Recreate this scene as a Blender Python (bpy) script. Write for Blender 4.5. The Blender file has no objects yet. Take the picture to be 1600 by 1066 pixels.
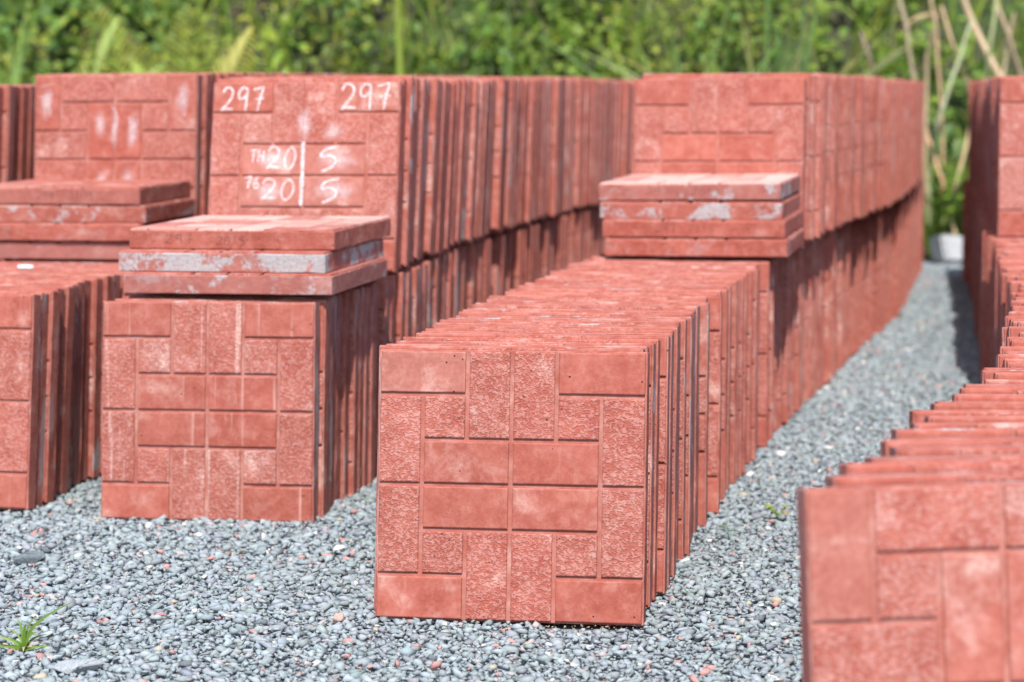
import bpy, bmesh, math, random
import numpy as np
from mathutils import Matrix, Vector

random.seed(7)
rng = np.random.default_rng(11)
R = math.radians
S = bpy.context.scene

# ------------------------------------------------------------------ camera
CAM_H, F_PX, PITCH, ROLL = 0.80, 3601.0, R(6.603), R(-0.456)
cam = bpy.data.cameras.new('camera')
cam.sensor_width = 36.0
cam.lens = F_PX / 1600.0 * 36.0
cam.clip_start = 0.05
cam.clip_end = 500.0
cam.dof.use_dof = True
cam.dof.focus_distance = 3.42
cam.dof.aperture_fstop = 4.4
cam_ob = bpy.data.objects.new('camera', cam)
S.collection.objects.link(cam_ob)
cam_ob.matrix_world = (Matrix.Translation((0, 0, CAM_H)) @ Matrix.Rotation(R(90) - PITCH, 4, 'X')
                       @ Matrix.Rotation(ROLL, 4, 'Z'))
S.camera = cam_ob

# ------------------------------------------------------------------ sky, sun, exposure
SUN_EL, SUN_AZ = R(57), R(180)          # azimuth clockwise from +Y (the view direction): behind the camera
sun_dir = Vector((math.sin(SUN_AZ) * math.cos(SUN_EL), math.cos(SUN_AZ) * math.cos(SUN_EL), math.sin(SUN_EL)))
world = bpy.data.worlds.new('World')
S.world = world
world.use_nodes = True
wn = world.node_tree
bg = wn.nodes['Background']
sky = wn.nodes.new('ShaderNodeTexSky')
sky.sky_type = 'NISHITA'
sky.sun_disc = False
sky.sun_elevation = SUN_EL
sky.sun_rotation = SUN_AZ
sky.air_density = 1.0
sky.dust_density = 1.6
wn.links.new(sky.outputs[0], bg.inputs[0])
bg.inputs[1].default_value = 0.15
sun = bpy.data.lights.new('sun', 'SUN')
sun.energy = 4.2
sun.angle = R(0.55)
sun.color = (1.0, 0.955, 0.89)
sun_ob = bpy.data.objects.new('sun', sun)
S.collection.objects.link(sun_ob)
sun_ob.rotation_euler = sun_dir.to_track_quat('Z', 'Y').to_euler()
S.view_settings.view_transform = 'Standard'
S.view_settings.look = 'None'
S.view_settings.exposure = 0.70
S.view_settings.gamma = 1.0
S.view_settings.use_curve_mapping = False
S.cycles.max_bounces = 6

# ------------------------------------------------------------------ helpers
COL = S.collection


def ray(px, py):
    a, b = (px - 800) / F_PX, (py - 533) / F_PX
    cr, sr = math.cos(ROLL), math.sin(ROLL)
    u, v = a * cr + b * sr, -a * sr + b * cr
    c, s = math.cos(PITCH), math.sin(PITCH)
    return Vector((u, c - v * s, -s - v * c))


def at(px, py, z=0.0):
    d = ray(px, py)
    return Vector((0, 0, CAM_H)) + d * ((z - CAM_H) / d.z)


def aty(px, py, y):
    d = ray(px, py)
    return Vector((0, 0, CAM_H)) + d * (y / d.y)


def link(name, data, parent=None):
    o = bpy.data.objects.new(name, data)
    COL.objects.link(o)
    if parent is not None:
        o.parent = parent
    return o


def tag(o, label=None, cat=None, group=None, kind=None):
    if label: o['label'] = label
    if cat: o['category'] = cat
    if group: o['group'] = group
    if kind: o['kind'] = kind
    return o


def mesh_from(name, verts, faces, mats=(), mat_idx=None, smooth=False):
    me = bpy.data.meshes.new(name)
    me.from_pydata([tuple(v) for v in verts], [], faces)
    for m in mats: me.materials.append(m)
    if mat_idx is not None: me.polygons.foreach_set('material_index', mat_idx)
    if smooth: me.polygons.foreach_set('use_smooth', [True] * len(me.polygons))
    me.update()
    return me


def gz(y):
    """the yard falls away a little towards the bank"""
    t = max(0.0, min(1.0, (y - 5.0) / 4.3))
    return -.026 * t * t * (3 - 2 * t)


class NT:
    """tiny node-tree builder"""
    def __init__(s, name):
        s.m = bpy.data.materials.new(name)
        s.m.use_nodes = True
        s.t = s.m.node_tree
        s.b = s.t.nodes['Principled BSDF']
        s.out = s.t.nodes['Material Output']

    def n(s, typ, **kw):
        nd = s.t.nodes.new(typ)
        for k, v in kw.items():
            if k in nd.inputs.keys() if isinstance(k, str) else False:
                pass
            setattr(nd, k, v)
        return nd

    def put(s, sock, v):
        if isinstance(v, bpy.types.NodeSocket): s.t.links.new(v, sock)
        else: sock.default_value = v

    def math(s, op, a, b=0.0, c=0.0, clamp=False):
        nd = s.n('ShaderNodeMath', operation=op, use_clamp=clamp)
        for i, v in enumerate((a, b, c)): s.put(nd.inputs[i], v)
        return nd.outputs[0]

    def vmath(s, op, a, b):
        nd = s.n('ShaderNodeVectorMath', operation=op)
        s.put(nd.inputs[0], a); s.put(nd.inputs[1], b)
        return nd.outputs[0]

    def noise(s, vec, scale, detail=4, rough=.55, dist=0.0):
        nd = s.n('ShaderNodeTexNoise')
        s.put(nd.inputs['Vector'], vec); nd.inputs['Scale'].default_value = scale
        nd.inputs['Detail'].default_value = detail; nd.inputs['Roughness'].default_value = rough
        nd.inputs['Distortion'].default_value = dist
        return nd.outputs['Fac']

    def smooth(s, v, lo, hi, a=0.0, b=1.0):
        nd = s.n('ShaderNodeMapRange', interpolation_type='SMOOTHSTEP')
        s.put(nd.inputs['Value'], v)
        s.put(nd.inputs['From Min'], lo); s.put(nd.inputs['From Max'], hi)
        s.put(nd.inputs['To Min'], a); s.put(nd.inputs['To Max'], b)
        return nd.outputs['Result']

    def mix(s, f, a, b):
        nd = s.n('ShaderNodeMix', data_type='RGBA')
        s.put(nd.inputs[0], f)
        s.put(nd.inputs[6], a if isinstance(a, bpy.types.NodeSocket) else (*a, 1))
        s.put(nd.inputs[7], b if isinstance(b, bpy.types.NodeSocket) else (*b, 1))
        return nd.outputs[2]

    def bump(s, h, dist, strength=1.0, normal=None):
        nd = s.n('ShaderNodeBump')
        nd.inputs['Strength'].default_value = strength
        nd.inputs['Distance'].default_value = dist
        s.put(nd.inputs['Height'], h)
        if normal is not None: s.put(nd.inputs['Normal'], normal)
        return nd.outputs['Normal']

    def attr(s, name, typ='GEOMETRY'):
        nd = s.n('ShaderNodeAttribute', attribute_type=typ, attribute_name=name)
        return nd


# ------------------------------------------------------------------ concrete materials
def slab_material(name, kind):
    k = NT(name)
    tc = k.n('ShaderNodeTexCoord').outputs['Object']
    info = k.n('ShaderNodeObjectInfo').outputs['Random']
    tone = k.attr('tone').outputs['Fac']
    rnd = k.math('FRACT', k.math('ADD', info, tone))
    off = k.n('ShaderNodeCombineXYZ')
    k.put(off.inputs[0], k.math('MULTIPLY', rnd, 37.0))
    k.put(off.inputs[1], k.math('MULTIPLY', rnd, 53.0))
    k.put(off.inputs[2], k.math('MULTIPLY', rnd, 91.0))
    p = k.vmath('ADD', tc, off.outputs[0])
    chalky = k.attr('chalky', 'OBJECT').outputs['Fac']
    cement = k.attr('cement', 'OBJECT').outputs['Fac']
    streak = k.attr('streak', 'OBJECT').outputs['Fac']
    n1 = k.noise(p, 11, 5, .6)
    n2 = k.noise(p, 17, 4, .55, .3)
    n3 = k.noise(p, 150, 4, .7)
    n4 = k.noise(p, 700, 3, .6)
    # red oxide concrete: mottled between a deeper and a paler red, tone shifted slab by slab
    base = k.mix(k.smooth(n1, .35, .68), (.272, .060, .0415), (.358, .100, .073))
    base = k.mix(k.math('MULTIPLY', k.smooth(rnd, .0, 1.0), .45), base, (.240, .070, .050))
    base = k.mix(k.math('MULTIPLY', k.smooth(n3, .40, .72), .35), base, (.42, .155, .115))
    base = k.mix(k.math('MULTIPLY', k.smooth(n4, .55, .8), .35), base, (.20, .045, .035))
    nm = k.noise(p, 42, 5, .68, .15)
    base = k.mix(k.math('MULTIPLY', k.smooth(nm, .46, .70), .40), base, (.45, .192, .158))
    base = k.mix(k.math('MULTIPLY', k.smooth(nm, .48, .32), .40), base, (.225, .046, .028))
    # pale efflorescence
    lo = k.math('SUBTRACT', .585, k.math('MULTIPLY', chalky, .22))
    eff = k.smooth(n2, lo, k.math('ADD', lo, .34))
    eff = k.math('MULTIPLY', eff, k.smooth(n3, .25, .62, .35, 1.0))
    eff = k.math('MULTIPLY', eff, k.math('ADD', .50, k.math('MULTIPLY', chalky, .4)), clamp=True)
    eff = k.math('MAXIMUM', eff, k.math('MULTIPLY', k.smooth(chalky, .5, 1.0), k.smooth(n3, .2, .7, .45, .7)))
    # vertical run marks
    sv = k.vmath('MULTIPLY', p, (85, 85, 2.2))
    st = k.smooth(k.noise(sv, 1.0, 3, .5), .60, .74)
    st = k.math('MULTIPLY', st, k.math('ADD', .12, streak), clamp=True)
    eff = k.math('MAXIMUM', eff, k.math('MULTIPLY', st, .75))
    if kind == 'groove':
        eff = k.math('ADD', k.math('MULTIPLY', eff, .8), k.smooth(n2, .3, .7, .0, .18), clamp=True)
    col = k.mix(eff, base, (.63, .44, .385))
    # pinholes
    vo = k.n('ShaderNodeTexVoronoi', feature='F1')
    k.put(vo.inputs['Vector'], p); vo.inputs['Scale'].default_value = 85
    sep = k.n('ShaderNodeSeparateColor'); k.t.links.new(vo.outputs['Color'], sep.inputs[0])
    hole = k.math('MULTIPLY', k.math('LESS_THAN', vo.outputs['Distance'], k.math('MULTIPLY', sep.outputs[1], .15)),
                  k.math('GREATER_THAN', sep.outputs[0], .80))
    col = k.mix(hole, col, (.07, .018, .014))
    if kind == 'edge':
        # grey cement skin left by the mould, in ragged patches
        ev = k.vmath('MULTIPLY', p, (1.0, 1.0, 1.0))
        e1 = k.noise(ev, 13, 6, .62, .3)
        th = k.math('SUBTRACT', .64, k.math('MULTIPLY', cement, .30))
        e1 = k.math('ADD', e1, k.math('MULTIPLY', k.math('SUBTRACT', n3, .5), .16))
        cm = k.math('MULTIPLY', k.smooth(e1, th, k.math('ADD', th, .085)), k.smooth(n3, .25, .6, .55, 1.0))
        gv = k.vmath('MULTIPLY', p, (22, 22, 3.2))
        g2 = k.smooth(k.noise(gv, 1.0, 4, .6), .56, .64)
        cm = k.math('MAXIMUM', cm, k.math('MULTIPLY', k.math('MULTIPLY', g2, k.smooth(cement, -.3, -.05)), k.smooth(rnd, .1, .8, .15, .7)))
        col = k.mix(k.math('MULTIPLY', k.smooth(k.math('FRACT', k.math('MULTIPLY', rnd, 7.31)), .35, .95), .42), col, (.26, .140, .132))
        grey = k.mix(n3, (.27, .25, .25), (.42, .40, .41))
        col = k.mix(cm, col, grey)
    k.put(k.b.inputs['Base Color'], col)
    k.put(k.b.inputs['Roughness'], k.smooth(n3, .2, .8, .72, .95))
    k.b.inputs['Specular IOR Level'].default_value = .3
    if kind == 'rough':
        # pressed leather-like texture: short crooked ridges
        wv = k.vmath('MULTIPLY', p, (185, 70, 250))
        w = k.noise(wv, 1.0, .6, .5, 1.0)
        h = k.smooth(w, .25, .70)
        nrm = k.bump(h, .0017, .52)
        nrm = k.bump(n4, .0006, .6, nrm)
        # colour turns paler towards the ridge tops
        ridge_tint = k.math('MULTIPLY', k.smooth(w, .46, .66), k.math('ADD', .20, k.math('MULTIPLY', eff, .5)))
        col2 = k.mix(ridge_tint, col, (.66, .47, .44))
        k.put(k.b.inputs['Base Color'], col2)
    elif kind == 'edge':
        nrm = k.bump(n3, .0012, .7)
        nrm = k.bump(k.noise(p, 60, 4, .7), .003, .5, nrm)
    else:
        nrm = k.bump(n2, .002, .35)
        nrm = k.bump(n4, .0006, .55, nrm)
        nrm = k.bump(hole, .002, .8, k.bump(n3, .0008, .5, nrm))
    k.put(k.b.inputs['Normal'], nrm)
    return k.m


M_SMOOTH = slab_material('red_concrete_smooth', 'smooth')
M_ROUGH = slab_material('red_concrete_rough', 'rough')
M_EDGE = slab_material('red_concrete_edge', 'edge')
M_GROOVE = slab_material('red_concrete_groove', 'groove')
SLAB_MATS = (M_SMOOTH, M_ROUGH, M_EDGE, M_GROOVE)


def chalk_material(name, col, cover):
    k = NT(name)
    tc = k.n('ShaderNodeTexCoord').outputs['Object']
    a = k.smooth(k.noise(tc, 320, 4, .7), .36, .64, cover * .12, cover)
    a = k.math('MULTIPLY', a, k.smooth(k.noise(tc, 60, 3, .6), .2, .5, .6, 1.0))
    k.b.inputs['Base Color'].default_value = (*col, 1)
    k.b.inputs['Roughness'].default_value = 1.0
    k.put(k.b.inputs['Alpha'], a)
    return k.m


M_CHALK = chalk_material('chalk_white', (.80, .76, .78), .90)
M_CHALK_FAINT = chalk_material('chalk_faint', (.80, .70, .74), .42)
def smudge_material():
    k = NT('chalk_smudge')
    uv = k.n('ShaderNodeTexCoord').outputs['UV']
    tc = k.n('ShaderNodeTexCoord').outputs['Object']
    ln = k.n('ShaderNodeVectorMath', operation='DISTANCE')
    k.put(ln.inputs[0], uv); ln.inputs[1].default_value = (.5, .5, 0)
    a = k.smooth(k.math('ADD', ln.outputs['Value'], k.math('MULTIPLY', k.noise(tc, 38, 5, .7), .55)), .22, .68, .62, 0)
    a = k.math('MULTIPLY', a, k.smooth(k.noise(tc, 180, 5, .75), .32, .66, .12, 1.0))
    k.b.inputs['Base Color'].default_value = (.80, .74, .76, 1)
    k.b.inputs['Roughness'].default_value = 1
    k.put(k.b.inputs['Alpha'], a)
    return k.m


M_SMUDGE = smudge_material()
M_PENCIL = chalk_material('pencil_dark', (.085, .05, .06), .72)

# ------------------------------------------------------------------ the slab
W, T, REL = 0.400, 0.038, 0.0036
U = W / 6.0
# imprint: (column, row from the bottom, columns, rows, rough?)
LAYOUT = [(0, 5, 2, 1, 0), (4, 5, 2, 1, 0), (2, 4, 1, 2, 1), (3, 4, 1, 2, 1), (0, 3, 1, 2, 1), (5, 3, 1, 2, 1),
          (1, 4, 1, 1, 1), (4, 4, 1, 1, 1), (1, 3, 2, 1, 0), (3, 3, 2, 1, 0), (1, 2, 2, 1, 0), (3, 2, 2, 1, 0),
          (0, 1, 1, 2, 1), (5, 1, 1, 2, 1), (1, 1, 1, 1, 1), (4, 1, 1, 1, 1), (2, 0, 1, 2, 1), (3, 0, 1, 2, 1),
          (0, 0, 2, 1, 0), (4, 0, 2, 1, 0)]
# the same slab set down a quarter turn round
LAYOUT_TURNED = [(5 - r - (nr - 1), c, nr, nc, k) for (c, r, nc, nr, k) in LAYOUT]
GAP, RIM = 0.0064, 0.0028


def panel_rect(c, r, nc, nr):
    x0 = -W / 2 + c * U + (RIM if c == 0 else GAP / 2)
    x1 = -W / 2 + (c + nc) * U - (RIM if c + nc == 6 else GAP / 2)
    z0 = r * U + (RIM if r == 0 else GAP / 2)
    z1 = (r + nr) * U - (RIM if r + nr == 6 else GAP / 2)
    return x0, x1, z0, z1


def panel_geo(x0, x1, z0, z1, jit=0.0, rnd=random):
    """raised brick: sunk foot, sloping flank, two-step rounded shoulder, flat face (towards -Y)"""
    loops = [(0.0, REL + .002), (0.0, REL * .45), (.0006, REL * .13), (.0019, 0.0)]
    vs, fs = [], []
    for inset, y in loops:
        for (x, z) in ((x0 + inset, z0 + inset), (x1 - inset, z0 + inset), (x1 - inset, z1 - inset), (x0 + inset, z1 - inset)):
            vs.append((x + rnd.uniform(-jit, jit), y, z + rnd.uniform(-jit, jit)))
    for l in range(3):
        for i in range(4):
            j = (i + 1) % 4
            fs.append((l * 4 + i, l * 4 + j, l * 4 + 4 + j, l * 4 + 4 + i))
    fs.append((12, 13, 14, 15))
    return vs, fs


def body_bm(cuts, jit, seed):
    rnd = random.Random(seed)
    bm = bmesh.new()
    bmesh.ops.create_cube(bm, size=1.0)
    for v in bm.verts:
        v.co = Vector((v.co.x * W, REL + (v.co.y + .5) * (T - REL), (v.co.z + .5) * W))
    long_e = [e for e in bm.edges if abs(e.verts[0].co.y - e.verts[1].co.y) < 1e-6]
    if cuts:
        bmesh.ops.subdivide_edges(bm, edges=long_e, cuts=cuts, use_grid_fill=False)
    # only the sharp edges are bevelled
    sharp = [e for e in bm.edges if len(e.link_faces) == 2 and e.link_faces[0].normal.dot(e.link_faces[1].normal) < .5]
    bm.normal_update()
    sharp = [e for e in bm.edges if e.calc_face_angle(0) > 1.0]
    bmesh.ops.bevel(bm, geom=sharp, offset=.0017, segments=1 if not cuts else 2, profile=.5, affect='EDGES')
    if jit:
        for v in bm.verts:
            v.co += Vector((rnd.uniform(-jit, jit), rnd.uniform(-jit, jit) * .5, rnd.uniform(-jit, jit)))
            if rnd.random() < .035:                         # knocked arrises
                v.co -= Vector((v.co.x * .006, (v.co.y - T / 2) * .05, (v.co.z - W / 2) * .006))
    bm.normal_update()
    for f in bm.faces:
        f.material_index = 3 if f.normal.y < -.9 else 2
    return bm


def body_mesh(name, cuts, jit, seed):
    bm = body_bm(cuts, jit, seed)
    me = bpy.data.meshes.new(name)
    bm.to_mesh(me); bm.free()
    for m in SLAB_MATS: me.materials.append(m)
    return me


def full_arrays(layout, cuts, jit, seed):
    """body and bricks of one slab as (verts, faces, material indices)"""
    bm = body_bm(cuts, jit, seed)
    bm.verts.index_update()
    vs = [tuple(v.co) for v in bm.verts]
    fs = [tuple(v.index for v in f.verts) for f in bm.faces]
    mi = [f.material_index for f in bm.faces]
    bm.free()
    rnd = random.Random(seed + 99)
    for (c, r, nc, nr, k) in layout:
        pv, pf = panel_geo(*panel_rect(c, r, nc, nr), jit=.0003, rnd=rnd)
        o = len(vs)
        vs += pv
        fs += [tuple(i + o for i in f) for f in pf]
        mi += [k] * len(pf)
    return vs, fs, mi


BODY = [body_mesh('slab_body', 12, .0005, s) for s in range(3)]
FULL = []
for s in range(4):
    FULL.append(mesh_from('slab_full', *full_arrays(LAYOUT if s % 2 == 0 else LAYOUT_TURNED, 8, .0005, 20 + s)[:2],
                          SLAB_MATS, full_arrays(LAYOUT if s % 2 == 0 else LAYOUT_TURNED, 8, .0005, 20 + s)[2]))
_panels = {}


def panel_mesh(c, r, nc, nr, k):
    """brick centred on its own middle, shared by bricks of one size"""
    x0, x1, z0, z1 = panel_rect(c, r, nc, nr)
    w, h = round(x1 - x0, 5), round(z1 - z0, 5)
    if (w, h, k) not in _panels:
        vs, fs = panel_geo(-w / 2, w / 2, -h / 2, h / 2, .0002)
        _panels[(w, h, k)] = mesh_from('imprint_brick', vs, fs, SLAB_MATS, [k] * len(fs))
    return _panels[(w, h, k)], Vector(((x0 + x1) / 2, 0, (z0 + z1) / 2))


def slab_matrix(x, y, z, yaw, lean, tilt=0.0):
    """(x, y, z): middle of the bottom front edge"""
    return Matrix.Translation((x, y, z)) @ Matrix.Rotation(yaw, 4, 'Z') @ Matrix.Rotation(-lean, 4, 'X') @ Matrix.Rotation(tilt, 4, 'Y')


def detailed_slab(mat, label, group=None, turned=False, chalky=.3, cement=.1, streak=0.0, seed=0, bloom=()):
    root = link('concrete_paver', None)
    root.matrix_world = mat
    tag(root, label, 'paver', group)
    b = link('body', BODY[seed % 3], root)
    b['cement'] = cement; b['chalky'] = min(chalky, .22)
    rnd = random.Random(seed)
    for bi, it in enumerate(LAYOUT_TURNED if turned else LAYOUT):
        me, c = panel_mesh(*it)
        o = link('imprint_brick', me, root)
        o.location = c
        o['chalky'] = .62 if bi in bloom else max(0, chalky + rnd.uniform(-.28, .22)); o['streak'] = streak
    return root


def plain_slab(mat, label, group, seed=0):
    o = link('concrete_paver', FULL[seed % 4])
    o.matrix_world = mat
    rnd = random.Random(seed * 7 + 3)
    o['cement'] = rnd.choice((0, 0, .05, .1, .2, .35)); o['chalky'] = rnd.uniform(0, .5)
    return tag(o, label, 'paver', group)


_far = {'v': [], 'f': [], 'm': [], 't': []}
FAR_ARR = [full_arrays(L, 0, 0, 40 + i) for i, L in enumerate((LAYOUT, LAYOUT_TURNED))]


def far_slab(mat, seed):
    vs, fs, mi = FAR_ARR[seed % 2]
    A = np.array(vs); M = np.array(mat)
    A = A @ M[:3, :3].T + M[:3, 3]
    o = sum(len(a) for a in _far['v'])
    _far['v'].append(A)
    _far['f'] += [tuple(i + o for i in f) for f in fs]
    _far['m'] += mi
    _far['t'] += [random.random()] * len(fs)


def interp(poly, y):
    ys = [p[1] for p in poly]; xs = [p[0] for p in poly]
    if y <= ys[0]:
        return xs[0] + (y - ys[0]) * (xs[1] - xs[0]) / (ys[1] - ys[0])
    if y >= ys[-1]:
        return xs[-1] + (y - ys[-1]) * (xs[-1] - xs[-2]) / (ys[-1] - ys[-2])
    return float(np.interp(y, ys, xs))


def lay_row(edge, side, y0, y1, z, yaw_f, lean_f, seed, xj=.006, zj=.0015):
    """edge: (x, y) points of the bottom corner on the given side (+1 right, -1 left), y0 the first corner's y.
    Slabs lean back on one another; each is pushed on until it clears the one before it."""
    rnd = random.Random(seed)
    out, prev, y = [], None, y0
    i, lean_n, xo = 0, 0.0, 0.0
    while y < y1:
        if rnd.random() < .16: lean_n = rnd.uniform(-2.2, 2.2)
        if rnd.random() < .22: xo = rnd.uniform(-1, 1)
        lean = R(lean_f(y) + lean_n * .7 + rnd.uniform(-.25, .25))
        yaw = R(yaw_f(y) + rnd.uniform(-.45, .45))
        zz = (z(y) if callable(z) else z) + gz(y) + T * math.sin(lean) + rnd.uniform(-zj, zj)
        dx = xj * (.5 * xo + rnd.uniform(-1, 1)) if i else 0.0
        for _ in range(400):
            cx = interp(edge, y) + dx - side * .2 * math.cos(yaw)
            cy = y - side * .2 * math.sin(yaw)
            M = slab_matrix(cx, cy, zz, yaw, lean)
            if prev is None: break
            nrm = (M.to_3x3() @ Vector((0, 1, 0)))
            o = M @ Vector((0, 0, 0))
            pen = max(nrm.dot(prev @ Vector((sx * .2, T, hz)) - o) for sx in (-1, 1) for hz in (0, W))
            if pen < -.0004: break
            y += max(pen, 0) / max(nrm.y, .5) + .0006
        out.append(M)
        prev = M
        i += 1
        y += .034 if rnd.random() < .93 else .034 + rnd.uniform(.002, .011)
    return out


def lowest(M):
    return min((M @ Vector((sx * .2, ty, 0))).z for sx in (-1, 1) for ty in (0, T))


# ------------------------------------------------------------------ ground and bank
def ground_material():
    k = NT('grey_gravel_ground')
    tc = k.n('ShaderNodeTexCoord').outputs['Object']
    vo = k.n('ShaderNodeTexVoronoi', feature='F1'); k.put(vo.inputs['Vector'], tc); vo.inputs['Scale'].default_value = 85
    sep = k.n('ShaderNodeSeparateColor'); k.t.links.new(vo.outputs['Color'], sep.inputs[0])
    c = k.mix(sep.outputs[0], (.14, .16, .175), (.27, .30, .325))
    c = k.mix(k.math('GREATER_THAN', sep.outputs[1], .965), c, (.42, .19, .16))
    k.put(k.b.inputs['Base Color'], c)
    k.b.inputs['Roughness'].default_value = .9
    k.put(k.b.inputs['Normal'], k.bump(vo.outputs['Distance'], .008, -1.0))
    return k.m


M_GROUND = ground_material()
gy_ = [-120.0] + [4.8 + .3 * i for i in range(17)] + [120.0]
g = mesh_from('ground', [(x, y, gz(y) - .010) for y in gy_ for x in (-120, 120)], [(2 * i, 2 * i + 1, 2 * i + 3, 2 * i + 2) for i in range(len(gy_) - 1)], (M_GROUND,))
tag(link('ground', g), kind='structure')


def bank_z(x, y):
    d = y - (10.55 + .12 * math.sin(x * 1.3) + .08 * math.sin(x * 3.1 + 1))
    t = max(0.0, min(1.0, d / 4.2))
    return -.03 + 3.3 * (1 - (1 - t) ** 1.7) + .12 * t * math.sin(x * 2.3 + y * 1.7) + .08 * t * math.sin(x * 5.1 - y * 3.3)


def bank_material():
    k = NT('bank_soil')
    tc = k.n('ShaderNodeTexCoord').outputs['Object']
    n = k.noise(tc, 3.5, 6, .65)
    k.put(k.b.inputs['Base Color'], k.mix(k.smooth(n, .35, .65), (.045, .035, .022), (.035, .060, .016)))
    k.b.inputs['Roughness'].default_value = 1.0
    k.put(k.b.inputs['Normal'], k.bump(n, .12))
    return k.m


NX, NY = 90, 34
bv = [(-16 + 34 * i / NX, 10.1 + 9 * j / NY, bank_z(-16 + 34 * i / NX, 10.1 + 9 * j / NY)) for j in range(NY + 1) for i in range(NX + 1)]
bf = [(j * (NX + 1) + i, j * (NX + 1) + i + 1, (j + 1) * (NX + 1) + i + 1, (j + 1) * (NX + 1) + i) for j in range(NY) for i in range(NX)]
tag(link('bank', mesh_from('bank', bv, bf, (bank_material(),), smooth=True)), kind='structure')

# ------------------------------------------------------------------ the rows
EDGE_A = [(.188, 3.285), (.274, 3.694), (.421, 4.423), (.658, 5.341), (.963, 6.497), (1.277, 7.618), (1.698, 9.513)]
EDGE_A_UP = [(.672, 5.33), (.985, 6.497), (1.290, 7.618), (1.700, 9.513)]
EDGE_B = [(-.362, 4.094), (-.316, 4.373), (-.250, 4.62), (-.150, 5.28), (.050, 6.28), (.70, 9.4)]
EDGE_B_UP = [(-.240, 4.70), (-.150, 5.28), (.058, 6.28), (.71, 9.4)]
EDGE_C = [(-.900, 4.200), (-.878, 4.33), (-.862, 4.467), (-.826, 4.62), (-.58, 5.6), (.10, 8.4)]
EDGE_C_UP = [(-.725, 5.36), (-.46, 6.3), (.10, 8.4)]
EDGE_D = [(-1.56, 4.9), (-1.21, 5.42), (-1.12, 5.8), (-.62, 7.9)]
EDGE_E = [(.296, 2.180), (.416, 2.410), (.491, 2.670), (.562, 2.845), (.661, 3.110), (.759, 3.450), (.846, 3.845),
          (.949, 4.330), (1.094, 5.110), (1.242, 6.02), (1.432, 6.98), (1.602, 7.89), (1.812, 9.16)]
EDGE_E_UP = [(1.205, 5.70), (1.262, 6.02), (1.448, 6.98), (1.61, 7.89), (1.82, 9.16)]


def wob(a, b, ph):
    return lambda y: a + b * math.sin(y * 4.1 + ph) + .5 * b * math.sin(y * 9.7 + ph * 2)


rows = {
    'A': lay_row(EDGE_A, 1, 3.285, 9.6, -.006, lambda y: -9.0, lambda y: 8.8 + .5 * (y - 5) * (y > 5) + .5 * math.sin(y * 5), 1, .009),
    'B': lay_row(EDGE_B, 1, 4.094, 9.3, -.008, lambda y: -9.0, wob(8.2, 1.2, 1.0), 3, .011),
    'C': lay_row(EDGE_C, 1, 4.20, 8.4, 0, lambda y: -12.5, wob(7.5, 1.4, 2.0), 5, .008),
    'D': lay_row(EDGE_D, 1, 4.9, 7.6, 0, lambda y: -12.5, wob(8, .8, 2.0), 7),
    'E': lay_row(EDGE_E, -1, 2.18, 9.1, -.006, lambda y: 7.0 - 16.0 * min(1, max(0, (y - 2.2) / .75)), wob(9.0, 1.4, .5), 9, .015, .004),
}
TOP = .396
ups = {
    'A': lay_row(EDGE_A_UP, 1, 5.335, 9.55, lambda y: TOP - .006 * (y < 5.37) - .003 * (y - 5), lambda y: -11.0, lambda y: 10.4 + 1.4 * math.sin(y * 3.1 + 2.5) + .6 * (y - 5), 11, .007, .0055),
    'B': lay_row(EDGE_B_UP, 1, 4.70, 9.25, lambda y: TOP + .004 - .006 * (y < 4.73), lambda y: -9.0, lambda y: 15.5 + 2.6 * math.sin((y - 4.6) * 2.4 - .9), 13, .008, .005),
    'C': lay_row(EDGE_C_UP, 1, 5.33, 8.35, TOP + .012, lambda y: -11.6, wob(6.5, .8, 0), 15),
    'D': lay_row(EDGE_D, 1, 5.0, 7.55, TOP - .012, lambda y: -12.5, wob(8, .8, 1), 17),
    'E': lay_row(EDGE_E_UP, -1, 5.70, 9.05, TOP - .010, lambda y: -11.0, wob(7.0, .8, 3), 19, .010),
}
# how many of each row are single things (the 300 or so that show largest)
near = {'A': 74, 'B': 36, 'C': 12, 'D': 0, 'E': 40}
near_up = {'A': 44, 'B': 62, 'C': 12, 'D': 12, 'E': 9}
ROWTXT = {
    'A': ('red concrete slab on edge in bottom tier of row carrying four flat slabs', 'bottom tier slabs of the row with four flat slabs on it'),
    'B': ('red concrete slab on edge in bottom tier beneath the chalk-numbered slab row', 'bottom tier slabs of the row with the chalked slab'),
    'C': ('red concrete slab on edge beside stub of white chalk, below four stacked flat slabs', 'bottom tier slabs beside the white chalk stub'),
    'E': ('red concrete slab standing on edge in the row across the gravel lane', 'bottom tier slabs of the row across the gravel lane'),
}
UPTXT = {
    'A': ('red concrete slab leaning in upper tier behind four flat slabs by gravel lane', 'upper tier slabs behind the four flat slabs by the lane'),
    'B': ('red concrete slab leaning in upper tier behind the white chalk-numbered slab', 'upper tier slabs behind the chalked slab'),
    'C': ('red concrete slab in upper tier behind the slab with faint rubbed-out chalk', 'upper tier slabs behind the slab with faint chalk'),
    'D': ('dark grey-stained red slab in upper tier of row beyond the faintly chalked slab', 'upper tier slabs of the row beyond the faint chalk slab'),
    'E': ('red concrete slab in upper tier of the row casting shade on gravel lane', 'upper tier slabs of the row shading the lane'),
}
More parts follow.
